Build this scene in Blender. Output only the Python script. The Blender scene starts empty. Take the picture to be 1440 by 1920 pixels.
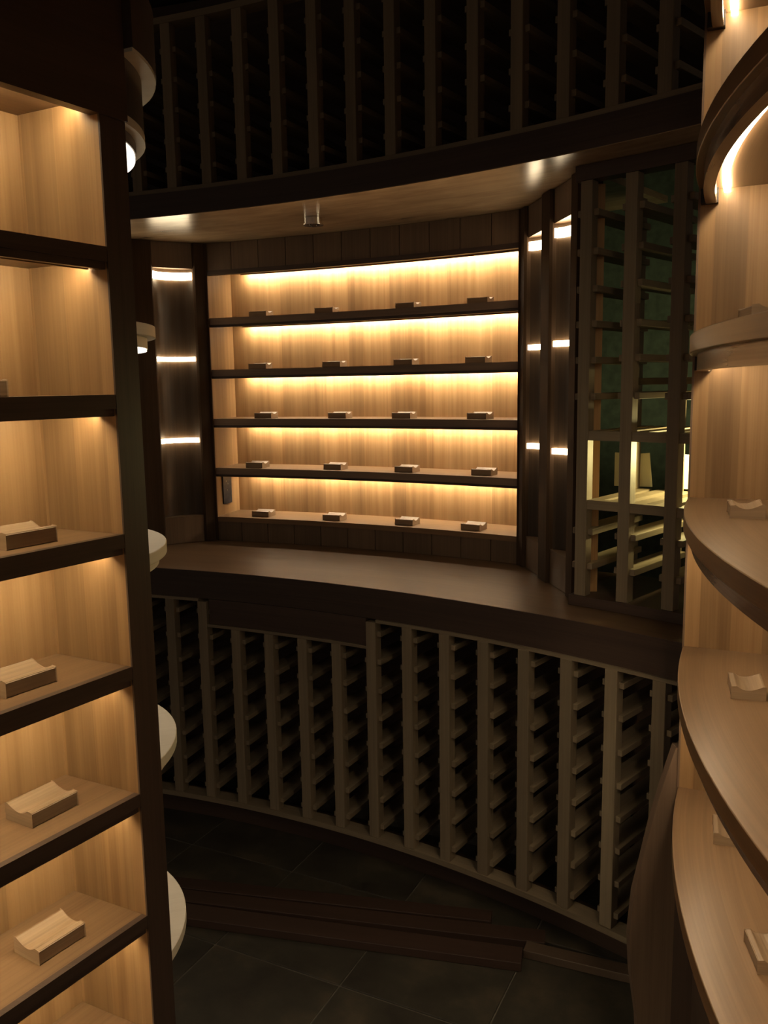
import bpy, math, random
from mathutils import Vector, Matrix
random.seed(7)
S = bpy.context.scene
COL = S.collection
D2R = math.pi / 180

# ------------------------------------------------------------------ camera, world, exposure
EYE = 1.58
PITCH, ROLL = 8.4 * D2R, 0.9 * D2R
fw = Vector((0, math.cos(PITCH), -math.sin(PITCH)))
r0 = Vector((1, 0, 0)); u0 = r0.cross(fw)
rt = r0 * math.cos(ROLL) - u0 * math.sin(ROLL)
up = u0 * math.cos(ROLL) + r0 * math.sin(ROLL)
cd = bpy.data.cameras.new('camera')
cd.sensor_fit = 'HORIZONTAL'; cd.sensor_width = 36; cd.lens = 1608 / 1440 * 36
cd.clip_start = 0.02
cam = bpy.data.objects.new('camera', cd); COL.objects.link(cam)
M = Matrix((rt, up, -fw)).transposed().to_4x4(); M.translation = (0, 0, EYE)
cam.matrix_world = M
S.camera = cam
W = bpy.data.worlds.new('world'); S.world = W; W.use_nodes = True
W.node_tree.nodes['Background'].inputs[0].default_value = (1.0, 0.78, 0.58, 1)
W.node_tree.nodes['Background'].inputs[1].default_value = 0.15
S.view_settings.view_transform = 'Standard'; S.view_settings.look = 'None'
S.view_settings.exposure = 0.0; S.view_settings.gamma = 1.0
S.view_settings.use_curve_mapping = False
S.cycles.max_bounces = 10; S.cycles.diffuse_bounces = 5; S.cycles.glossy_bounces = 4
S.cycles.sample_clamp_indirect = 4.0
S.cycles.use_denoising = True

# light strengths (radiance of the emitting surfaces)
LED_BACK = 122.0
LED_LEFT = 73.0
LED_RIGHT = 40.0
LED_BAR = 20.0
LED_DISC = 2.4
LAMP_REAR = 13.0          # watts, the lamp in the store behind the lattice

# ------------------------------------------------------------------ materials
def node_mat(name):
    m = bpy.data.materials.new(name); m.use_nodes = True
    nt = m.node_tree
    return m, nt, nt.nodes['Principled BSDF']

def wood(name, dark, light, rough=0.45, su=1.0, sv=9.0, fine=0.25, tint=0.10, bump=0.05, coat=0.0, spec=0.4, streak=1.0, plank=0.0, stint=None):
    """wood grain running along UV u (metres)"""
    m, nt, b = node_mat(name)
    N = nt.nodes.new; L = nt.links.new
    uv = N('ShaderNodeUVMap'); oi = N('ShaderNodeObjectInfo')
    off = N('ShaderNodeVectorMath'); off.operation = 'MULTIPLY_ADD'
    comb = N('ShaderNodeCombineXYZ'); L(oi.outputs['Random'], comb.inputs[0]); L(oi.outputs['Random'], comb.inputs[1]); L(oi.outputs['Random'], comb.inputs[2])
    L(comb.outputs[0], off.inputs[0]); off.inputs[1].default_value = (37, 61, 23); L(uv.outputs[0], off.inputs[2])
    def noise(u, v, det, rg):
        mp = N('ShaderNodeMapping'); mp.inputs['Scale'].default_value = (u, v, 1)
        L(off.outputs[0], mp.inputs[0])
        n = N('ShaderNodeTexNoise'); n.inputs['Scale'].default_value = 1; n.inputs['Detail'].default_value = det
        n.inputs['Roughness'].default_value = rg; n.inputs['Distortion'].default_value = 0.4
        L(mp.outputs[0], n.inputs['Vector']); return n
    a = noise(su, sv, 3, 0.5); c = noise(su * 2.2, sv * 5.5, 4, 0.55); e = noise(su * 2, 320, 2, 0.5)
    m1 = N('ShaderNodeMix'); m1.data_type = 'FLOAT'; m1.inputs[0].default_value = 0.45
    L(a.outputs[0], m1.inputs[2]); L(c.outputs[0], m1.inputs[3])
    m2 = N('ShaderNodeMix'); m2.data_type = 'FLOAT'; m2.inputs[0].default_value = fine
    L(m1.outputs[0], m2.inputs[2]); L(e.outputs[0], m2.inputs[3])
    rp = N('ShaderNodeValToRGB'); cr = rp.color_ramp
    w = 0.17 / streak
    cr.elements[0].position = 0.5 - w; cr.elements[0].color = (*dark, 1)
    cr.elements[1].position = 0.5 + w; cr.elements[1].color = (*light, 1)
    L(m2.outputs[0], rp.inputs[0])
    hv = N('ShaderNodeHueSaturation')
    mr = N('ShaderNodeMapRange'); mr.inputs[3].default_value = 1 - tint; mr.inputs[4].default_value = 1 + tint
    L(oi.outputs['Random'], mr.inputs[0]); L(mr.outputs[0], hv.inputs['Value']); L(rp.outputs[0], hv.inputs['Color'])
    col_out = hv.outputs[0]
    if plank:
        sx = N('ShaderNodeSeparateXYZ'); L(off.outputs[0], sx.inputs[0])
        sn = N('ShaderNodeMath'); sn.operation = 'SNAP'; sn.inputs[1].default_value = plank; L(sx.outputs[1], sn.inputs[0])
        wn = N('ShaderNodeTexWhiteNoise'); wn.noise_dimensions = '1D'; L(sn.outputs[0], wn.inputs['W'])
        mq = N('ShaderNodeMapRange'); mq.inputs[3].default_value = 0.78; mq.inputs[4].default_value = 1.17; L(wn.outputs['Value'], mq.inputs[0])
        h2 = N('ShaderNodeHueSaturation'); L(mq.outputs[0], h2.inputs['Value']); L(col_out, h2.inputs['Color']); col_out = h2.outputs[0]
    L(col_out, b.inputs['Base Color'])
    if stint: b.inputs['Specular Tint'].default_value = (*stint, 1)
    b.inputs['Roughness'].default_value = rough; b.inputs['Specular IOR Level'].default_value = spec
    b.inputs['Coat Weight'].default_value = coat; b.inputs['Coat Roughness'].default_value = 0.18
    if bump:
        bp = N('ShaderNodeBump'); bp.inputs['Strength'].default_value = bump; bp.inputs['Distance'].default_value = 0.003
        L(m2.outputs[0], bp.inputs['Height']); L(bp.outputs[0], b.inputs['Normal'])
    return m

def plain(name, col, rough=0.6, metal=0.0, spec=0.4, nscale=0, namt=0.2, bump=0.0):
    m, nt, b = node_mat(name)
    b.inputs['Base Color'].default_value = (*col, 1); b.inputs['Roughness'].default_value = rough
    b.inputs['Metallic'].default_value = metal; b.inputs['Specular IOR Level'].default_value = spec
    if nscale:
        N = nt.nodes.new; L = nt.links.new
        tc = N('ShaderNodeTexCoord'); n = N('ShaderNodeTexNoise'); n.inputs['Scale'].default_value = nscale; n.inputs['Detail'].default_value = 6
        L(tc.outputs['Object'], n.inputs['Vector'])
        rp = N('ShaderNodeValToRGB'); cr = rp.color_ramp
        cr.elements[0].position = 0.3; cr.elements[0].color = (*[c * (1 - namt) for c in col], 1)
        cr.elements[1].position = 0.7; cr.elements[1].color = (*[c * (1 + namt) for c in col], 1)
        L(n.outputs[0], rp.inputs[0]); L(rp.outputs[0], b.inputs['Base Color'])
        if bump:
            bp = N('ShaderNodeBump'); bp.inputs['Strength'].default_value = bump; bp.inputs['Distance'].default_value = 0.01
            L(n.outputs[0], bp.inputs['Height']); L(bp.outputs[0], b.inputs['Normal'])
    return m

def emit(name, col, strength):
    m, nt, b = node_mat(name)
    b.inputs['Base Color'].default_value = (0.8, 0.8, 0.8, 1)
    b.inputs['Emission Color'].default_value = (*col, 1); b.inputs['Emission Strength'].default_value = strength
    return m

def slate(name):
    m, nt, b = node_mat(name)
    N = nt.nodes.new; L = nt.links.new
    tc = N('ShaderNodeTexCoord'); oi = N('ShaderNodeObjectInfo')
    ad = N('ShaderNodeVectorMath'); ad.operation = 'ADD'; L(tc.outputs['Object'], ad.inputs[0])
    sc = N('ShaderNodeVectorMath'); sc.operation = 'SCALE'; sc.inputs['Scale'].default_value = 40
    cb = N('ShaderNodeCombineXYZ'); L(oi.outputs['Random'], cb.inputs[0]); L(oi.outputs['Random'], cb.inputs[1]); L(cb.outputs[0], sc.inputs[0]); L(sc.outputs[0], ad.inputs[1])
    n = N('ShaderNodeTexNoise'); n.inputs['Scale'].default_value = 5; n.inputs['Detail'].default_value = 8; n.inputs['Roughness'].default_value = 0.62
    L(ad.outputs[0], n.inputs['Vector'])
    rp = N('ShaderNodeValToRGB'); cr = rp.color_ramp
    cr.elements[0].position = 0.35; cr.elements[0].color = (0.022, 0.017, 0.012, 1)
    cr.elements[1].position = 0.68; cr.elements[1].color = (0.072, 0.054, 0.034, 1)
    x = cr.elements.new(0.52); x.color = (0.038, 0.032, 0.022, 1)
    L(n.outputs[0], rp.inputs[0]); L(rp.outputs[0], b.inputs['Base Color'])
    b.inputs['Roughness'].default_value = 0.55
    bp = N('ShaderNodeBump'); bp.inputs['Strength'].default_value = 0.35; bp.inputs['Distance'].default_value = 0.006
    L(n.outputs[0], bp.inputs['Height']); L(bp.outputs[0], b.inputs['Normal'])
    return m

MAT = {}
MAT['veneer'] = wood('honey_wood_veneer', (0.160, 0.083, 0.033), (0.315, 0.182, 0.083), 0.42, 0.7, 8, 0.12, 0.05, 0.04, streak=1.15, plank=0.062)
MAT['shelf'] = wood('brown_wood_shelf', (0.115, 0.062, 0.030), (0.215, 0.124, 0.063), 0.36, 1.0, 9, 0.25, 0.05, 0.05)
MAT['mid'] = wood('medium_walnut', (0.125, 0.078, 0.054), (0.215, 0.14, 0.095), 0.34, 1.0, 10, 0.25, 0.06, 0.04)
MAT['lip'] = wood('polished_walnut_lip', (0.13, 0.085, 0.062), (0.22, 0.15, 0.105), 0.22, 1.0, 10, 0.25, 0.06, 0.03)
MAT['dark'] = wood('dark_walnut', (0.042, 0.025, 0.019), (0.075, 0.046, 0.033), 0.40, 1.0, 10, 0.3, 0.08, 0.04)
MAT['darkgloss'] = wood('dark_polished_wood', (0.036, 0.023, 0.014), (0.075, 0.047, 0.028), 0.33, 0.8, 12, 0.3, 0.05, 0.03)
MAT['postwood'] = wood('dark_satin_wood', (0.036, 0.022, 0.014), (0.070, 0.043, 0.027), 0.7, 0.8, 12, 0.3, 0.05, 0.03, spec=0.06)
MAT['panelwood'] = wood('smoked_oak_panel', (0.09, 0.056, 0.034), (0.155, 0.098, 0.060), 0.42, 0.9, 10, 0.3, 0.12, 0.04)
MAT['soffit'] = wood('glossy_burl_veneer', (0.19, 0.125, 0.075), (0.42, 0.30, 0.185), 0.24, 3.0, 6, 0.1, 0.0, 0.03, spec=0.5)
MAT['counter'] = wood('polished_counter_wood', (0.070, 0.041, 0.024), (0.115, 0.070, 0.042), 0.36, 1.2, 8, 0.3, 0.0, 0.03, spec=0.06, stint=(0.75, 0.5, 0.32))
MAT['pine'] = wood('pale_rack_pine', (0.16, 0.118, 0.075), (0.245, 0.186, 0.12), 0.55, 1.0, 16, 0.3, 0.10, 0.05)
MAT['block'] = wood('oiled_oak_block', (0.18, 0.112, 0.064), (0.285, 0.188, 0.11), 0.5, 2.5, 22, 0.3, 0.10, 0.05)
MAT['maple'] = wood('pale_maple_disc', (0.56, 0.48, 0.37), (0.66, 0.58, 0.46), 0.4, 1.5, 10, 0.3, 0.03, 0.02)
MAT['board'] = wood('reddish_timber_board', (0.032, 0.017, 0.012), (0.055, 0.030, 0.021), 0.5, 1.0, 12, 0.3, 0.18, 0.06)
MAT['lightboard'] = wood('pale_timber_board', (0.07, 0.045, 0.030), (0.11, 0.072, 0.048), 0.5, 1.0, 12, 0.3, 0.08, 0.06)
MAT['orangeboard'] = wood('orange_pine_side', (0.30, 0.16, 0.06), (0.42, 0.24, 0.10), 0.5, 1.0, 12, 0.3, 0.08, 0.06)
MAT['slate'] = slate('slate_tile')
MAT['grout'] = plain('grey_grout', (0.11, 0.095, 0.075), 0.85, nscale=60)
MAT['ceiling'] = plain('dark_brown_plaster', (0.030, 0.024, 0.020), 0.85, nscale=14)
MAT['darkwall'] = plain('dark_plaster_wall', (0.035, 0.026, 0.022), 0.85, nscale=12)
MAT['brownwall'] = plain('brown_wall', (0.20, 0.14, 0.09), 0.8, nscale=12)
MAT['green'] = plain('muted_green_wall', (0.10, 0.135, 0.115), 0.8, nscale=30, namt=0.25)
MAT['chrome'] = plain('polished_chrome', (0.75, 0.73, 0.70), 0.12, 1.0)
MAT['plate'] = plain('black_bronze_plate', (0.02, 0.021, 0.026), 0.35, nscale=70, namt=0.6)
MAT['screw'] = plain('bright_screw', (0.7, 0.65, 0.55), 0.3, 1.0)
MAT['card'] = plain('pale_card', (0.86, 0.83, 0.60), 0.7, nscale=20, namt=0.05)
MAT['black'] = plain('black_fitting', (0.02, 0.014, 0.012), 0.5)
MAT['led_warm'] = emit('warm_led_back', (1.0, 0.86, 0.60), LED_BACK)
MAT['led_left'] = emit('warm_led_left', (1.0, 0.84, 0.53), LED_LEFT)
MAT['led_right'] = emit('soft_led_right', (1.0, 0.82, 0.53), LED_RIGHT)
MAT['led_bar'] = emit('bright_led_bar', (1.0, 0.78, 0.48), LED_BAR)
MAT['led_disc'] = emit('white_led_diffuser', (1.0, 0.86, 0.68), LED_DISC)

# ------------------------------------------------------------------ mesh helpers
class Geo:
    def __init__(self): self.v = []; self.f = []; self.uv = []
    def face(self, pts, uvs):
        i = len(self.v); self.v += [Vector(p) for p in pts]; self.f.append(tuple(range(i, i + len(pts)))); self.uv.append(uvs)
    def arcbox(self, c, ra, rb, a0, a1, z0, z1, n=None, vert=False):
        """curved board between radii ra<rb and angles a0<a1 (deg) around c; grain follows the arc, or z if vert"""
        if n is None: n = max(1, int(abs(a1 - a0) * rb * D2R / 0.04))
        P = lambda r, a, z: (c[0] + r * math.cos(a * D2R), c[1] + r * math.sin(a * D2R), z)
        rm = (ra + rb) / 2
        for i in range(n):
            p, q = a0 + (a1 - a0) * i / n, a0 + (a1 - a0) * (i + 1) / n
            up_, uq = rm * p * D2R, rm * q * D2R
            self.face([P(ra, p, z1), P(rb, p, z1), P(rb, q, z1), P(ra, q, z1)], [(up_, ra), (up_, rb), (uq, rb), (uq, ra)])
            self.face([P(ra, p, z0), P(ra, q, z0), P(rb, q, z0), P(rb, p, z0)], [(up_, ra), (uq, ra), (uq, rb), (up_, rb)])
            for r, fl in ((ra, 0), (rb, 1)):
                pts = [P(r, p, z0), P(r, p, z1), P(r, q, z1), P(r, q, z0)]
                uv = [(up_, z0), (up_, z1), (uq, z1), (uq, z0)]
                if vert: uv = [(b, a) for a, b in uv]
                if fl: pts.reverse(); uv.reverse()
                self.face(pts, uv)
        for a, fl in ((a0, 1), (a1, 0)):
            pts = [P(ra, a, z0), P(ra, a, z1), P(rb, a, z1), P(rb, a, z0)]
            uv = [(ra, z0), (ra, z1), (rb, z1), (rb, z0)]
            if vert: uv = [(y, x) for x, y in uv]
            if not fl: pass
            else: pts.reverse(); uv.reverse()
            pts.reverse(); uv.reverse()
            self.face(pts, uv)
        return self
    def prism(self, poly, z0, z1, g=(1, 0), vert=False):
        """extruded plan polygon (counter-clockwise); grain along g on top, horizontal on sides (or vertical)"""
        n = len(poly); gx = Vector((g[0], g[1])).normalized(); gy = Vector((-gx.y, gx.x))
        uvp = [(Vector(p).dot(gx), Vector(p).dot(gy)) for p in poly]
        self.face([(x, y, z1) for x, y in poly], list(uvp))
        self.face([(x, y, z0) for x, y in reversed(poly)], list(reversed(uvp)))
        s = 0
        for i in range(n):
            a, b = poly[i], poly[(i + 1) % n]; l = math.hypot(b[0] - a[0], b[1] - a[1])
            uv = [(s, z0), (s + l, z0), (s + l, z1), (s, z1)]
            if vert: uv = [(q, p) for p, q in uv]
            self.face([(a[0], a[1], z0), (b[0], b[1], z0), (b[0], b[1], z1), (a[0], a[1], z1)], uv)
            s += l
        return self
    def box(self, x0, x1, y0, y1, z0, z1, axis=0):
        L_ = [Vector((x, y, z)) for z in (z0, z1) for y in (y0, y1) for x in (x0, x1)]
        for q, drop in (((0, 2, 3, 1), 2), ((4, 5, 7, 6), 2), ((0, 1, 5, 4), 1), ((2, 6, 7, 3), 1), ((0, 4, 6, 2), 0), ((1, 3, 7, 5), 0)):
            ax = [k for k in range(3) if k != drop]
            if axis in ax: u = axis; v = [k for k in ax if k != axis][0]
            else: u, v = ax
            self.face([L_[i] for i in q], [(L_[i][u], L_[i][v]) for i in q])
        return self

def link(name, geo, mat, parent=None, smooth=0, bevel=0, origin=None):
    xs = [p.x for p in geo.v]; ys = [p.y for p in geo.v]; zs = [p.z for p in geo.v]
    o = Vector(origin) if origin is not None else Vector(((min(xs) + max(xs)) / 2, (min(ys) + max(ys)) / 2, min(zs)))
    me = bpy.data.meshes.new(name)
    # weld duplicates
    key = {}; vv = []; idx = []
    for p in geo.v:
        k = (round(p.x, 5), round(p.y, 5), round(p.z, 5))
        if k not in key: key[k] = len(vv); vv.append(p - o)
        idx.append(key[k])
    me.from_pydata([tuple(p) for p in vv], [], [tuple(idx[i] for i in f) for f in geo.f])
    ul = me.uv_layers.new(name='UVMap'); k = 0
    flat = [c for fu in geo.uv for t in fu for c in t]
    if len(me.loops) * 2 == len(flat): ul.data.foreach_set('uv', flat)
    me.materials.append(MAT[mat])
    ob = bpy.data.objects.new(name, me); COL.objects.link(ob)
    if parent is not None:
        ob.parent = parent
        base = Vector((0, 0, 0)); p = parent
        while p is not None: base += p.location; p = p.parent
        ob.location = o - base
    else: ob.location = o
    if smooth:
        for p in me.polygons: p.use_smooth = True
        try: me.set_sharp_from_angle(angle=smooth * D2R)
        except Exception: pass
    if bevel:
        md = ob.modifiers.new('bevel', 'BEVEL'); md.width = bevel; md.segments = 2; md.limit_method = 'ANGLE'; md.angle_limit = 40 * D2R
    return ob

def thing(name, loc, label, cat, group=None, kind=None):
    e = bpy.data.objects.new(name, None); COL.objects.link(e); e.location = loc
    e.empty_display_size = 0.05
    return tag(e, label, cat, group, kind)
def tag(o, label=None, cat=None, group=None, kind=None):
    if label: o['label'] = label
    if cat: o['category'] = cat
    if group: o['group'] = group
    if kind: o['kind'] = kind
    return o
def copy_part(src, parent, loc, rz):
    c = src.copy(); COL.objects.link(c); c.parent = parent; c.location = loc; c.rotation_euler = (0, 0, rz); return c

CX = (-2.05, -0.62)                       # centre of the round room
def pol(r, a, c=CX): return (c[0] + r * math.cos(a * D2R), c[1] + r * math.sin(a * D2R))
A0, A1 = 42.0, 84.0                       # angular extent of the far wall joinery

# ------------------------------------------------------------------ room shell
fl = link('floor', Geo().prism([(5.2 * math.cos(t * 6 * D2R) + CX[0] + 0.6, 5.6 * math.sin(t * 6 * D2R) + CX[1]) for t in range(60)], -0.06, -0.003), 'grout')
tag(fl, 'dark slate tiled cellar floor', None, None, 'structure')
T = 0.408
g = Vector((0.443, 0.897)); p_ = Vector((0.897, -0.443))
ang = math.atan2(p_.y, p_.x)
tg = Geo().box(-T / 2 + 0.002, T / 2 - 0.002, -T / 2 + 0.002, T / 2 - 0.002, -0.012, 0)
tile0 = None
for i in range(-6, 8):
    for j in range(-3, 9):
        pc = p_ * (-1.043 + T * (i + 0.5)) + g * (1.80 + T * (j - 3 + 0.5))
        R = math.hypot(pc.x - CX[0], pc.y - CX[1])
        if R > 4.15 or pc.y < 0.2 or R < 1.7: continue
        if tile0 is None:
            tile0 = link('tile', tg, 'slate', fl, bevel=0.002, origin=(0, 0, 0)); t_ = tile0
        else:
            t_ = copy_part(tile0, fl, (0, 0, 0), 0)
        t_.location = Vector((pc.x, pc.y, random.uniform(-0.001, 0.001))) - fl.location
        t_.rotation_euler = (0, 0, ang)
ce = link('ceiling', Geo().prism([(5.3 * math.cos(t * 6 * D2R) + CX[0] + 0.6, 5.7 * math.sin(t * 6 * D2R) + CX[1]) for t in range(60)], 3.0, 3.08), 'ceiling')
tag(ce, 'dark ceiling above the wine racks', None, None, 'structure')
wb = link('wall_back', Geo().arcbox(CX, 5.0, 5.1, 56, 100, -0.02, 3.0), 'darkwall', smooth=40)
tag(wb, 'dark curved wall behind the racks', None, None, 'structure')
wr = link('wall_right', Geo().arcbox(CX, 5.0, 5.1, 38, 56, -0.02, 3.0), 'green', smooth=40)
tag(wr, 'muted green wall glimpsed through the lattice rack', None, None, 'structure')
# alcove ceiling
so = link('ceiling_alcove', Geo().arcbox(CX, 3.842, 4.05, A0, 49.6, 2.15, 2.17).arcbox(CX, 3.842, 4.60, 49.6, A1, 2.15, 2.17), 'soffit', smooth=40)
tag(so, 'glossy veneered alcove ceiling over the counter', None, None, 'structure')

# ------------------------------------------------------------------ ladder racks
RAILW = 0.062
def rack(root, R, depth, posts, rails, postw=0.036, railh=0.017, back=True, rear_posts=True, jitter=0.002):
    """posts: list of (angle, z0, z1); rails: z list. Boards are parts of root."""
    cache = {}
    rl = None
    for a, z0, z1 in posts:
        k = round(z1 - z0, 4)
        for rr, nm in ((R, 'post'),) + (((R + depth - 0.03, 'rear_post'),) if rear_posts else ()):
            x, y = pol(rr, a)
            loc = Vector((x, y, z0)) - root.location
            if (k, nm) not in cache:
                gg = Geo().box(0, 0.034, -postw / 2, postw / 2, 0, z1 - z0, 2)
                if nm == 'post':   # shallow groove on the face of the upright
                    pass
                cache[(k, nm)] = link(nm, gg, 'pine', root, bevel=0.0015, origin=(0, 0, 0))
                cache[(k, nm)].location = loc; cache[(k, nm)].rotation_euler = (0, 0, a * D2R)
            else:
                copy_part(cache[(k, nm)], root, loc, a * D2R)
        for z in rails:
            if z < z0 + 0.03 or z > z1 - 0.03: continue
            x, y = pol(R, a)
            loc = Vector((x, y, z + random.uniform(-jitter, jitter))) - root.location
            if rl is None:
                rl = link('bottle_rail', Geo().box(0.012, depth, -RAILW / 2, RAILW / 2, -railh / 2, railh / 2, 0), 'pine', root, bevel=0.0015, origin=(0, 0, 0))
                rl.location = loc; rl.rotation_euler = (0, 0, a * D2R)
            else: copy_part(rl, root, loc, a * D2R)

# lower rack
lower = thing('wine_rack', (*pol(3.81, 60), 0), 'low pale pine wine rack standing under the curved counter', 'wine rack')
angs = [44.32 + 2.0 * k for k in range(-1, 19)]
posts = []
for a in angs:
    inside = 59.5 < a < 67.2
    posts.append((a, 0.118, 0.752 if inside else 0.842))
rack(lower, 3.81, 0.36, posts, [0.155 + 0.0925 * k for k in range(8)], rear_posts=False)
link('bottom_rail', Geo().arcbox(CX, 3.806, 3.86, A0, A1, 0.10, 0.118), 'pine', lower, smooth=40)
link('top_rail', Geo().arcbox(CX, 3.812, 3.86, A0, 58.05, 0.842, 0.852), 'pine', lower, smooth=40)
link('top_rail', Geo().arcbox(CX, 3.812, 3.86, 68.55, A1, 0.842, 0.852), 'pine', lower, smooth=40)
link('top_rail', Geo().arcbox(CX, 3.812, 3.86, 58.3, 68.3, 0.752, 0.762), 'pine', lower, smooth=40)
link('toe_kick', Geo().arcbox(CX, 3.88, 3.90, A0, A1, 0.0, 0.10), 'dark', lower, smooth=40)
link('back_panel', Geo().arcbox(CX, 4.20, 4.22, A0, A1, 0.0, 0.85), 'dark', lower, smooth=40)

# counter
counter = thing('counter', (*pol(4.0, 60), 0.85), 'curved polished brown wooden counter with deep dark front edge', 'counter')
link('worktop', Geo().arcbox(CX, 3.822, 4.42, A0, A1, 0.925, 0.95), 'counter', counter, smooth=40)
link('front_fascia', Geo().arcbox(CX, 3.82, 3.845, A0, A1, 0.852, 0.9495), 'dark', counter, smooth=40)
dr = link('drawer_front', Geo().arcbox(CX, 3.818, 3.84, 58.65, 67.95, 0.763, 0.851), 'dark', counter, smooth=40)
link('drawer_body', Geo().arcbox(CX, 3.84, 4.15, 58.75, 67.85, 0.77, 0.85), 'dark', counter, smooth=40)
link('understructure', Geo().arcbox(CX, 3.85, 4.40, A0, A1, 0.86, 0.924), 'dark', counter, smooth=40)

# upper rack
upper = thing('wine_rack', (*pol(3.84, 60), 2.17), 'high dark wine rack above the alcove, just under the ceiling', 'wine rack')
rack(upper, 3.845, 0.36, [(43.1 + 2.01 * k, 2.24, 2.75) for k in range(20)], [2.30 + 0.0925 * k for k in range(5)], rear_posts=False)
link('front_fascia', Geo().arcbox(CX, 3.84, 3.862, A0, A1, 2.152, 2.226), 'dark', upper, smooth=40)
link('bottom_rail', Geo().arcbox(CX, 3.844, 3.90, A0, A1, 2.226, 2.24), 'pine', upper, smooth=40)
link('top_rail', Geo().arcbox(CX, 3.844, 3.90, A0, A1, 2.75, 2.77), 'pine', upper, smooth=40)
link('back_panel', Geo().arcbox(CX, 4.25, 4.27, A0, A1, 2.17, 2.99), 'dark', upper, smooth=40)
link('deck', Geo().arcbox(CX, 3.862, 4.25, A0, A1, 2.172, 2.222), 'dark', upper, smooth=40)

# ------------------------------------------------------------------ back display cabinet
RB, RD = 4.37, 0.205
AL, AR = 71.95, 54.75
disp = thing('display_cabinet', (*pol(RB, 63.4), 0.95), 'wide lit display cabinet with four shelves set into the back of the alcove', 'cabinet')
def fascia_panels(z0, z1, n):
    w = (AL + 0.1 - (AR - 0.1)) / n
    for k in range(n):
        a = AR - 0.1 + w * k
        link('fascia_panel', Geo().arcbox(CX, RB + random.uniform(0, 0.0012), RB + 0.02, a + 0.02, a + w - 0.02, z0, z1, 4, vert=True), 'panelwood', disp)
fascia_panels(0.951, 1.030, 11)
fascia_panels(2.044, 2.149, 11)
link('top_trim', Geo().arcbox(CX, RB - 0.004, RB + 0.02, AR, AL, 2.026, 2.044), 'dark', disp, smooth=40)
link('back_panel', Geo().arcbox(CX, RB + RD, RB + RD + 0.02, AR - 0.6, AL + 0.3, 1.02, 2.10, vert=True), 'veneer', disp, smooth=40)
def radial_panel(a0, a1, ra, rb, z0, z1):
    return Geo().arcbox(CX, ra, rb, a0, a1, z0, z1, 1, vert=True)
link('side_panel', radial_panel(AL, AL + 0.25, RB, RB + RD, 1.03, 2.10), 'veneer', disp)
link('side_panel', radial_panel(AR - 0.25, AR, RB, RB + RD, 1.03, 2.10), 'veneer', disp)
link('side_trim', Geo().arcbox(CX, RB - 0.006, RB, AR - 0.6, AR + 0.12, 0.951, 2.149, 2, vert=True), 'postwood', disp)
link('side_trim', Geo().arcbox(CX, RB - 0.006, RB, AL - 0.06, AL + 0.3, 0.951, 2.149, 2, vert=True), 'postwood', disp)
link('top_panel', Geo().arcbox(CX, RB + 0.02, RB + RD, AR, AL, 2.052, 2.07), 'veneer', disp, smooth=40)
link('base_shelf', Geo().arcbox(CX, RB - 0.002, RB + RD, AR, AL, 1.030, 1.05), 'shelf', disp, smooth=40)
RLED = RB + RD - 0.036
def led_arc(z, par):
    link('led_strip', Geo().arcbox(CX, RLED, RLED + 0.010, AR + 0.15, AL - 0.9, z - 0.007, z, 24), 'led_warm', par)
    link('added_led_shield', Geo().arcbox(CX, RLED - 0.004, RLED - 0.0005, AR + 0.1, AL - 0.85, z - 0.0095, z, 24), 'shelf', par)  # added baffle, keeps the strip's direct light off the counter and room
DZ = [1.858, 1.653, 1.455, 1.253]
for z in DZ:
    s = link('shelf', Geo().arcbox(CX, RB + 0.012, RB + RD, AR, AL, z - 0.020, z), 'shelf', disp, smooth=40)
    link('edge_lip', Geo().arcbox(CX, RB, RB + 0.012, AR, AL, z - 0.026, z), 'mid', s, smooth=40)
    link('lower_lip', Geo().arcbox(CX, RB + 0.006, RB + 0.018, AR, AL, z - 0.036, z - 0.026), 'dark', s, smooth=40)
    led_arc(z - 0.020, s)
led_arc(2.052, disp)

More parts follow.
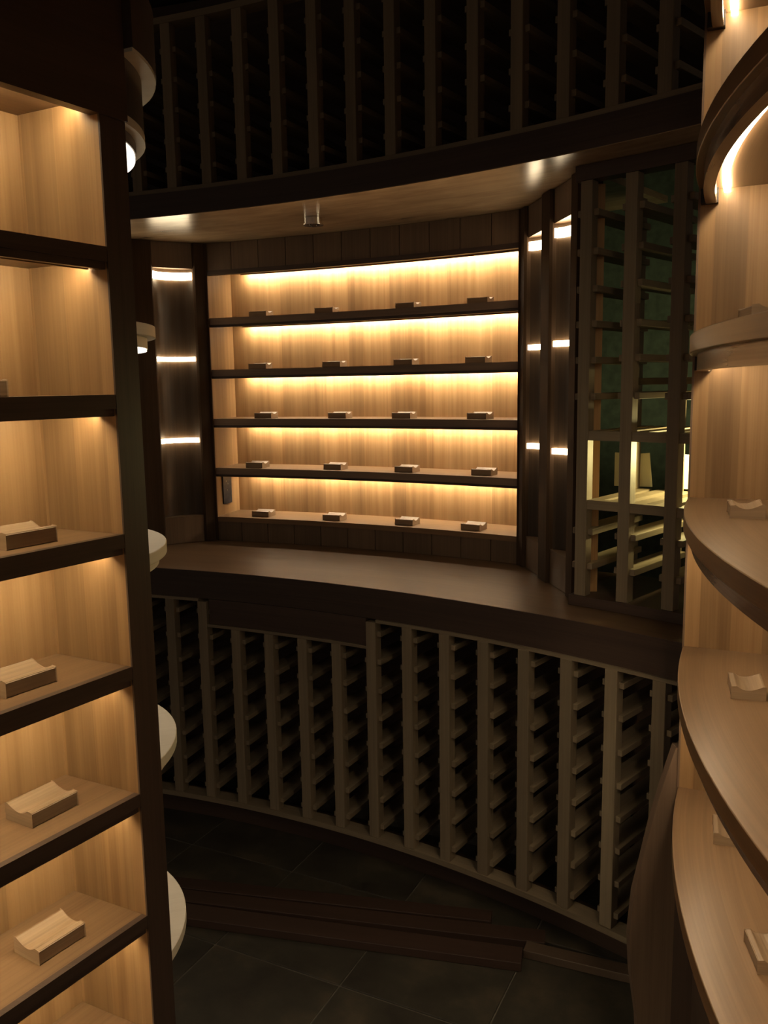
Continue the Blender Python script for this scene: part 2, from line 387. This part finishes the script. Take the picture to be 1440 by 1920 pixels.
# ------------------------------------------------------------------ alcove side columns: posts, hollow niches, light bars
def side_columns(P0, P1, mirror, where):
    d = Vector(P1) - Vector(P0); Ls = d.length; d.normalize()
    n = Vector((-d.y, d.x))                # toward alcove interior
    mid = Vector(pol(3.9, 63.4))
    if n.dot(mid - Vector(P0)) < 0: n = -n
    W = lambda s, k: tuple(Vector(P0) + d * s + n * k)
    def poly(*pts):
        q = [W(s, k) for s, k in pts]
        ar = sum(q[i][0] * q[(i + 1) % len(q)][1] - q[(i + 1) % len(q)][0] * q[i][1] for i in range(len(q)))
        return q if ar > 0 else q[::-1]
    def arcpts(s0, s1, depth, off=0.0, n_=12):
        out = []
        for i in range(n_ + 1):
            t = i / n_; out.append((s0 + (s1 - s0) * t, -depth * math.sqrt(max(0, 1 - (2 * t - 1) ** 2 * 0.94)) + off))
        return out
    spans = ((0.045, 0.205, 'beside the display shelves'), (0.29, 0.455, 'nearer the counter edge'))
    pr = thing('pilaster_frame', (*W(0.25, 0), 0.95), 'dark polished upright posts framing the hollow columns by the %s' % where.split('the ')[1], 'frame')
    for s0, s1, w in ((-0.012, 0.045, 0), (0.205, 0.29, 0), (0.455, 0.515, 0)):
        link('post', Geo().prism(poly((s0, -0.062), (s1, -0.062), (s1, 0.0), (s1 - 0.006, 0.008), (s0 + 0.006, 0.008), (s0, 0.0)), 0.951, 2.149, vert=True), 'postwood', pr)
    for s0, s1, nm in spans:
        c = thing('column_niche', (*W((s0 + s1) / 2, -0.03), 0.95), 'hollow dark column with three light bars by the %s, %s' % (where.split('the ')[1], nm), 'niche', None)
        dp = 0.050
        back = arcpts(s0, s1, dp)
        link('hollow_panel', Geo().prism(poly(*(back + [(s1, -0.060), (s0, -0.060)])), 1.06, 2.05, vert=True), 'darkgloss', c, smooth=50)
        link('top_block', Geo().prism(poly((s0, -0.060), (s1, -0.060), (s1, -0.004), (s0, -0.004)), 2.05, 2.149, vert=True), 'panelwood', c)
        link('base_block', Geo().prism(poly((s0, -0.060), (s1, -0.060), (s1, -0.004), (s0, -0.004)), 0.951, 1.06, vert=True), 'panelwood', c)
        for z, h in ((2.022, 0.028), (1.697, 0.017), (1.370, 0.018)):
            a = arcpts(s0 + 0.002, s1 - 0.002, dp - 0.004); b = arcpts(s0 + 0.004, s1 - 0.004, dp - 0.004, 0.007)
            gg = Geo()
            for i in range(len(a) - 1):
                gg.prism(poly(a[i], a[i + 1], b[i + 1], b[i]), z - h / 2, z + h / 2)
            link('light_bar', gg, 'led_bar', c)
PL0, PL1 = pol(4.37, 72.1), pol(4.02, 77.1)
PR0, PR1 = pol(4.37, 54.7), pol(4.02, 49.7)
side_columns(PL0, PL1, 1, 'wall by the round shelves')
side_columns(PR0, PR1, -1, 'wall by the lattice rack')

# ------------------------------------------------------------------ lattice rack on the counter
RLAT = 3.97
lat = thing('lattice_rack', (*pol(RLAT, 46.5), 0.95), 'tall open pine lattice wine rack standing on the counter, green wall behind it', 'wine rack')
LZ = [2.027, 1.930, 1.832, 1.735, 1.640, 1.543, 1.161, 1.064]
rack(lat, RLAT, 0.34, [(a, 0.98, 2.11) for a in (49.05, 47.2, 45.3, 43.4)], LZ, postw=0.034, railh=0.018, jitter=0.003)
for z in (1.447, 1.255):
    link('cross_board', Geo().arcbox(CX, RLAT + 0.004, RLAT + 0.03, 42.6, 49.2, z - 0.026, z, 8), 'pine', lat)
    for a in (48.55, 47.72, 46.75, 45.8, 44.85, 43.9):
        link('deck_slat', Geo().arcbox(CX, RLAT + 0.03, RLAT + 0.34, a - 0.28, a + 0.28, z - 0.018, z, 2), 'pine', lat)
link('rear_cross_board', Geo().arcbox(CX, RLAT + 0.315, RLAT + 0.335, 42.6, 49.2, 1.735, 1.755, 8), 'pine', lat)
link('rear_cross_board', Geo().arcbox(CX, RLAT + 0.315, RLAT + 0.335, 42.6, 49.2, 1.57, 1.59, 8), 'pine', lat)
link('base_rail', Geo().arcbox(CX, RLAT - 0.006, RLAT + 0.34, 42.6, 49.5, 0.951, 0.98, 8), 'dark', lat)
link('head_rail', Geo().arcbox(CX, RLAT - 0.004, RLAT + 0.04, 42.6, 49.5, 2.11, 2.149, 8), 'dark', lat)
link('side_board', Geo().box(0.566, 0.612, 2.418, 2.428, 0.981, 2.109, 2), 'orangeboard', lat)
# cards on the slats
def card(xy, w, h, rz, label):
    e = thing('card', (xy[0], xy[1], 1.2565), label, 'card', None)
    gg = Geo()
    prof = [(-w / 2, 0), (w / 2 * 1.05, 0), (w / 2 * 0.86, h), (0.0, h * 0.955), (-w / 2, h * 1.0)]
    c, s = math.cos(rz), math.sin(rz)
    tr = lambda u, v, k: (xy[0] + u * c - k * s, xy[1] + u * s + k * c, 1.2565 + v)
    t = 0.004
    gg.face([tr(u, v, -t) for u, v in prof], [(u, v) for u, v in prof])
    gg.face([tr(u, v, t) for u, v in reversed(prof)], [(u, v) for u, v in reversed(prof)])
    for i in range(5):
        a, b = prof[i], prof[(i + 1) % 5]
        gg.face([tr(*a, -t), tr(*a, t), tr(*b, t), tr(*b, -t)], [(0, 0), (0, 1), (1, 1), (1, 0)])
    link('sheet', gg, 'card', e)
    link('foot', Geo().box(xy[0] - 0.02, xy[0] + 0.02, xy[1] + 0.006, xy[1] + 0.036, 1.2565, 1.262), 'card', e)
card((0.778, 2.66), 0.112, 0.105, -0.42, 'pale notched card standing on the lattice slats between the two middle posts')
card((0.955, 2.55), 0.112, 0.105, -0.42, 'pale card on the lattice slats behind the post next to the right shelf panel')
lamp = bpy.data.lights.new('store_lamp', 'POINT'); lamp.energy = LAMP_REAR; lamp.color = (1.0, 0.88, 0.38); lamp.shadow_soft_size = 0.03
lo = bpy.data.objects.new('store_lamp', lamp); COL.objects.link(lo); lo.location = (0.95, 2.43, 1.37)

# ------------------------------------------------------------------ bottle cradles
def cradle_geo(L=0.078, Dp=0.056):
    """length along local x, front toward -y"""
    prof = [(-Dp / 2, 0.0), (-Dp / 2, 0.021), (-Dp / 2 + 0.008, 0.022)]
    for i in range(1, 9):
        t = i / 9; y = -Dp / 2 + 0.008 + (Dp - 0.012) * t
        z = 0.022 + 0.002 * t - 0.0075 * math.sin(math.pi * t ** 0.85)
        prof.append((y, z))
    prof += [(Dp / 2 - 0.004, 0.024), (Dp / 2, 0.024), (Dp / 2, 0.0)]
    gg = Geo(); s = 0
    n = len(prof)
    for i in range(n):
        a, b = prof[i], prof[(i + 1) % n]; l = math.hypot(b[0] - a[0], b[1] - a[1])
        gg.face([(-L / 2, *a), (L / 2, *a), (L / 2, *b), (-L / 2, *b)][::-1], [(0, s), (L, s), (L, s + l), (0, s + l)][::-1]); s += l
    gg.face([(-L / 2, *p) for p in prof], [(p[0], p[1]) for p in prof])
    gg.face([(L / 2, *p) for p in reversed(prof)], [(p[0], p[1]) for p in reversed(prof)])
    return gg
cr0 = None
def cradle(x, y, z, rz, label, group):
    global cr0
    if cr0 is None:
        cr0 = link('bottle_cradle', cradle_geo(), 'block', bevel=0.0012, origin=(0, 0, 0)); o = cr0
    else:
        o = cr0.copy(); COL.objects.link(o)
    o.location = (x, y, z + 0.0004); o.rotation_euler = (0, 0, rz)
    return tag(o, label, 'bottle cradle', group)
ROWS = [[69.24, 65.44, 60.96, 57.18], [69.4, 65.1, 61.12, 57.28], [69.22, 64.88, 61.24, 57.18], [69.78, 65.2, 61.1, 57.0], [69.56, 65.3, 61.14, 57.52]]
ORD = ['first', 'second', 'third', 'last']; SH = ['top shelf', 'second shelf down', 'third shelf down', 'lowest raised shelf', 'bottom ledge']
for row, z, sh in zip(ROWS, DZ + [1.05], SH):
    for a, od in zip(row, ORD):
        q = pol(RB + 0.062 + random.uniform(-0.004, 0.006), a)
        cradle(q[0], q[1], z, (a - 90) * D2R + random.uniform(-0.05, 0.05),
               'cradle block on the %s of the back display, %s from wall plate' % (sh, od), 'cradle blocks in the back display')

# wall plate on the display's side panel
ap = AL - 0.02
pl = thing('wall_plate', (*pol(RB + 0.09, ap), 1.10), 'dark metal wall plate with screws on the side of the display cabinet', 'wall plate')
link('plate', Geo().arcbox(CX, RB + 0.055, RB + 0.125, ap - 0.06, ap - 0.005, 1.095, 1.212, 1), 'plate', pl, bevel=0.001)
for rr, zz in ((0.075, 1.188), (0.088, 1.176), (0.082, 1.150)):
    link('screw', Geo().arcbox(CX, RB + rr, RB + rr + 0.004, ap - 0.085, ap - 0.055, zz, zz + 0.004, 1), 'screw', pl)

# sprinkler
sx, sy = -0.226, 3.043
sp = thing('sprinkler', (sx, sy, 2.149), 'small chrome sprinkler cup hanging from the alcove ceiling', 'sprinkler')
ring = lambda r, n=28: [(sx + r * math.cos(i * 2 * math.pi / n), sy + r * math.sin(i * 2 * math.pi / n)) for i in range(n)]
link('cup', Geo().prism(ring(0.031), 2.128, 2.149), 'chrome', sp, smooth=40)
link('flange', Geo().prism(ring(0.035), 2.124, 2.128), 'chrome', sp, smooth=40)
for k in range(3):
    a = k * 2.1
    cx_, cy_ = sx + 0.016 * math.cos(a), sy + 0.016 * math.sin(a)
    link('deflector_slot', Geo().prism([(cx_ + 0.006 * math.cos(i), cy_ + 0.006 * math.sin(i)) for i in [0, 1, 2, 3, 4, 5]], 2.1225, 2.1242), 'black', sp)

# ------------------------------------------------------------------ left shelf cabinet and its round end
F = Vector((-0.372, 1.211)); E1 = Vector((-0.535, -0.845)).normalized(); E2 = Vector((-0.137, 0.070))
LEN = 1.6
E2n = E2.normalized(); PN = Vector((E2n.y, -E2n.x)); PN = PN if PN.y > 0 else -PN      # normal of the end panel, away from the viewer
FN = Vector((-E1.y, E1.x)); FN = FN if FN.x > 0 else -FN                                  # outward normal of the front
def LP(s, k): v = F + E1 * s + E2 * k; return (v.x, v.y)
def ccw(q):
    ar = sum(q[i][0] * q[(i + 1) % len(q)][1] - q[(i + 1) % len(q)][0] * q[i][1] for i in range(len(q)))
    return q if ar > 0 else q[::-1]
lc = thing('shelf_cabinet', (*LP(0.4, 0.5), 0), 'narrow lit wall of wooden shelves ending in a dark upright post', 'cabinet')
TH = 0.048
v2 = lambda v: (v.x, v.y)
pe = [F, F + PN * TH, F + PN * TH + E2 * 1.12, F + E2 * 1.12]
link('end_panel', Geo().prism(ccw([v2(F + E2 * 0.02), v2(F + PN * 0.004 + E2 * 0.02), v2(F + PN * 0.004 + E2 * 1.1), v2(F + E2 * 1.1)]), 0.10, 1.966, vert=True), 'veneer', lc)
link('end_post', Geo().prism(ccw([v2(F), v2(F + PN * TH), v2(F + PN * TH + E2 * 1.1), v2(F + PN * 0.0045 + E2 * 1.1), v2(F + PN * 0.0045 + E2 * 0.02), v2(F + E2 * 0.02)]), 0.0, 1.955, vert=True), 'dark', lc)
link('back_panel', Geo().prism(ccw([LP(0, 1.0), LP(LEN, 1.0), LP(LEN, 1.1), LP(0, 1.1)]), 0.10, 1.966, vert=True), 'veneer', lc)
link('end_panel', Geo().prism(ccw([LP(LEN, 0), LP(LEN + 0.02, 0), LP(LEN + 0.02, 1.1), LP(LEN, 1.1)]), 0.10, 1.95, vert=True), 'veneer', lc)
LZS = [1.773, 1.573, 1.375, 1.178, 0.980, 0.782, 0.585, 0.387, 0.190]
def lshelf(z, nm='shelf', lip=True):
    s = link(nm, Geo().prism(ccw([LP(0.001, 0.07), LP(LEN, 0.07), LP(LEN, 0.995), LP(0.001, 0.995)]), z - 0.018, z, g=(E1.x, E1.y)), 'shelf', lc)
    if lip:
        link('edge_lip', Geo().prism(ccw([LP(0.001, 0.0), LP(LEN, 0.0), LP(LEN, 0.07), LP(0.001, 0.07)]), z - 0.020, z), 'dark', s)
        link('lower_lip', Geo().prism(ccw([LP(0.001, 0.03), LP(LEN, 0.03), LP(LEN, 0.09), LP(0.001, 0.09)]), z - 0.030, z - 0.020), 'dark', s)
    return s
def lled(z, par):
    link('led_strip', Geo().prism(ccw([LP(0.006, 0.24), LP(LEN - 0.02, 0.24), LP(LEN - 0.02, 0.29), LP(0.006, 0.29)]), z - 0.006, z), 'led_left', par)
    link('added_led_shield', Geo().prism(ccw([LP(0.004, 0.21), LP(LEN - 0.01, 0.21), LP(LEN - 0.01, 0.237), LP(0.004, 0.237)]), z - 0.0105, z), 'shelf', par)  # added opaque guard, cuts the strip's low spill onto the racks
for z in LZS:
    s = lshelf(z); lled(z - 0.018, s)
tp = link('top_panel', Geo().prism(ccw([LP(0, 0.07), LP(LEN, 0.07), LP(LEN, 1.1), LP(0, 1.1)]), 1.965, 1.985, g=(E1.x, E1.y)), 'shelf', lc)
lled(1.965, tp)
link('plinth', Geo().prism(ccw([LP(0.0, 0.1), LP(LEN, 0.1), LP(LEN, 1.0), LP(0, 1.0)]), 0.0, 0.16), 'dark', lc)
link('crown', Geo().prism(ccw([v2(F + PN * TH + FN * 0.006), v2(F + E1 * LEN + FN * 0.006), v2(F + E1 * LEN + E2 * 0.075), v2(F + E2 * 0.075 + PN * TH)]), 1.945, 2.13), 'dark', lc)
link('crown_cap', Geo().prism(ccw([v2(F + PN * TH + FN * 0.012), v2(F + E1 * LEN + FN * 0.012), v2(F + E1 * LEN + E2 * 1.1), v2(F + E2 * 1.1 + PN * TH)]), 2.11, 2.13), 'dark', lc)

# round end shelves behind the post
DC = Vector((-0.6175, 1.3057)); DR = 0.2718
def seg(r, inset=0.0, n=40):
    """part of the disc beyond the far face of the end panel"""
    o = F + PN * (TH + 0.0005 + inset); dd = PN.dot(o - DC)
    h = math.sqrt(r * r - dd * dd); base = math.atan2(PN.y, PN.x); a = math.acos(dd / r)
    return [(DC.x + r * math.cos(base - a + 2 * a * i / n), DC.y + r * math.sin(base - a + 2 * a * i / n)) for i in range(n + 1)]
re_ = thing('round_end_shelves', (*v2(DC + PN * 0.12), 0), 'half-round pale end shelves with white lights under them, behind the dark post', 'shelf unit')
for z in (1.676, 1.337, 1.015, 0.690, 0.365):
    s = link('round_shelf', Geo().prism(seg(DR), z - 0.018, z, g=(1, 0.3)), 'maple', re_, smooth=40, bevel=0.0012)
    u = link('under_lip', Geo().prism(seg(DR - 0.013), z - 0.034, z - 0.018), 'maple', s, smooth=40)
    link('light_diffuser', Geo().prism(seg(DR - 0.0145 if z > 1.6 else DR - 0.03), z - (0.0375 if z > 1.6 else 0.0348), z - 0.034), 'led_disc', s)
link('round_drum', Geo().prism(seg(DR - 0.001), 1.958, 2.035, vert=True), 'darkgloss', re_, smooth=40)
rg = link('round_ring', Geo().prism(seg(DR), 1.946, 1.958), 'maple', re_, smooth=40)
link('under_lip', Geo().prism(seg(DR - 0.014), 1.930, 1.946), 'dark', rg, smooth=40)
link('light_diffuser', Geo().prism(seg(DR - 0.016), 1.925, 1.930), 'led_disc', rg)
link('crown_underside', Geo().prism(seg(DR + 0.020), 2.035, 2.040), 'maple', re_, smooth=40)
link('crown_top', Geo().prism(seg(DR + 0.021), 2.040, 2.13, vert=True), 'dark', re_, smooth=40)
link('round_plinth', Geo().prism(seg(DR - 0.05), 0.0, 0.10), 'dark', re_, smooth=40)

LB = [(1.773, -0.535, 1.075), (1.573, -0.512, 1.108), (1.375, -0.468, 1.1255), (1.178, -0.4795, 1.1175), (0.980, -0.4725, 1.1435), (0.782, -0.470, 1.1295)]
LN = ['highest', 'second', 'third', 'fourth', 'fifth', 'sixth']
for (z, x, y), nm in zip(LB, LN):
    rz = math.atan2(-E1.y, -E1.x) + random.uniform(-0.03, 0.03)
    # front faces away from back panel
    c = Vector((x, y)) - FN * 0.030
    cradle(c.x, c.y, z, rz, 'wooden cradle block on the %s shelf down of the narrow lit shelf wall' % nm, 'cradle blocks on the narrow shelf wall')

# ------------------------------------------------------------------ right rounded shelf cabinet
Q = (2.54, 0.915); RQ = 2.09; QA0, QA1 = 155.25, 235.0
rc = thing('curved_cabinet', (*pol(RQ, 165, Q), 0), 'large bow-fronted shelf cabinet with bright lights under its thick rounded shelves', 'cabinet')
Garc = lambda ra, rb, a0, a1, z0, z1, **k: Geo().arcbox(Q, ra, rb, a0, a1, z0, z1, **k)
link('end_panel', Garc(1.55, RQ - 0.002, QA0 - 0.55, QA0, 0.66, 2.99, n=1, vert=True), 'veneer', rc)
link('shade_toned_foot', Garc(1.55, RQ - 0.002, QA0 - 0.55, QA0, 0.0, 0.66, n=1, vert=True), 'dark', rc)  # same end panel, darkened here to stand for shade under the lowest shelf
link('panel_edge', Garc(RQ - 0.002, RQ + 0.002, QA0 - 0.58, QA0 + 0.02, 0.66, 2.99, n=1, vert=True), 'mid', rc)
link('back_panel', Garc(1.53, 1.55, QA0 - 0.55, QA1, 0.0, 2.99, vert=True), 'veneer', rc, smooth=40)
RZ = [2.312, 1.987, 1.660, 1.337, 1.013, 0.690]
for z in RZ:
    s = link('shelf', Garc(1.55, RQ, QA0 - 0.55, QA1, z - 0.032, z), 'shelf', rc, smooth=40, bevel=0.0015)
    link('lower_lip', Garc(RQ - 0.034, RQ - 0.014, QA0 + 0.55, QA1, z - 0.062, z - 0.032), 'lip', s, smooth=40)
    link('corner_bracket', Garc(RQ - 0.036, RQ - 0.004, QA0 - 0.4, QA0 + 0.55, z - 0.060, z - 0.032, n=2), 'black', s)
    if z > 0.7:
        link('led_strip', Garc(RQ - 0.058, RQ - 0.046, QA0 + 0.03, QA1 - 0.5, z - 0.040, z - 0.0325, n=60), 'led_right', s)
link('plinth', Garc(1.55, RQ - 0.05, QA0, QA1, 0.0, 0.628), 'dark', rc, smooth=40)
# bulging side bracket standing at the foot of the end panel
prof = [(0.636, 0.779), (0.611, 0.693), (0.588, 0.601), (0.569, 0.507), (0.553, 0.429), (0.545, 0.324), (0.551, 0.23), (0.568, 0.115), (0.575, 0.0), (0.66, 0.0), (0.66, 0.779)]
gb = Geo(); y0, y1 = 1.795, 1.820
gb.face([(x, y0, z) for x, z in prof], [(z, x) for x, z in prof])
gb.face([(x, y1, z) for x, z in reversed(prof)], [(z, x) for x, z in reversed(prof)])
for i in range(len(prof)):
    a, b = prof[i], prof[(i + 1) % len(prof)]
    gb.face([(a[0], y1, a[1]), (b[0], y1, b[1]), (b[0], y0, b[1]), (a[0], y0, a[1])], [(a[1], 0), (b[1], 0), (b[1], 0.02), (a[1], 0.02)])
link('bulged_bracket', gb, 'mid', rc)
RBL = [(1.660, 170.6, 2.020, 'second lit'), (1.337, 161.9, 1.985, 'third lit'), (1.013, 162.6, 1.972, 'fourth lit'), (0.690, 160.5, 1.985, 'lowest')]
for z, a, r, nm in RBL:
    q = pol(r, a, Q)
    cradle(q[0], q[1], z, (a - 90) * D2R + math.pi, 'wooden cradle block on the %s shelf of the bow-fronted cabinet%s' % (nm, ', beside the end panel' if z < 1.6 else ''), 'cradle blocks on the bow-fronted cabinet')
q = pol(1.975, 171.3, Q)
cradle(q[0], q[1], 0.690, (171.3 - 90) * D2R + math.pi, 'wooden cradle block on the lowest bow-fronted shelf, farther from the end panel', 'cradle blocks on the bow-fronted cabinet')

# ------------------------------------------------------------------ boards left on the floor
def board(a, b, w, t, z, mat, label):
    a = Vector(a); b = Vector(b); d = (b - a); L = d.length; rz = math.atan2(d.y, d.x)
    o = link('floor_board', Geo().box(-L / 2, L / 2, -w / 2, w / 2, 0, t, 0), mat, bevel=0.002, origin=(0, 0, 0))
    m = (a + b) / 2; o.location = (m.x, m.y, z); o.rotation_euler = (0, 0, rz)
    tag(o, label, 'board', 'loose boards on the floor')
board((-0.86, 2.575), (0.30, 2.335), 0.055, 0.022, 0.0012, 'board', 'dark timber board on the floor, next to the rack toe kick')
board((-0.95, 2.53), (0.44, 2.235), 0.06, 0.022, 0.0012, 'board', 'long dark timber board on the floor between two others')
board((-0.90, 2.445), (0.36, 2.15), 0.07, 0.026, 0.0012, 'board', 'widest dark timber board, farthest out from the wine rack')
board((0.375, 2.195), (0.70, 2.06), 0.045, 0.024, 0.0012, 'lightboard', 'short paler board end lying on the floor by the bulged bracket')
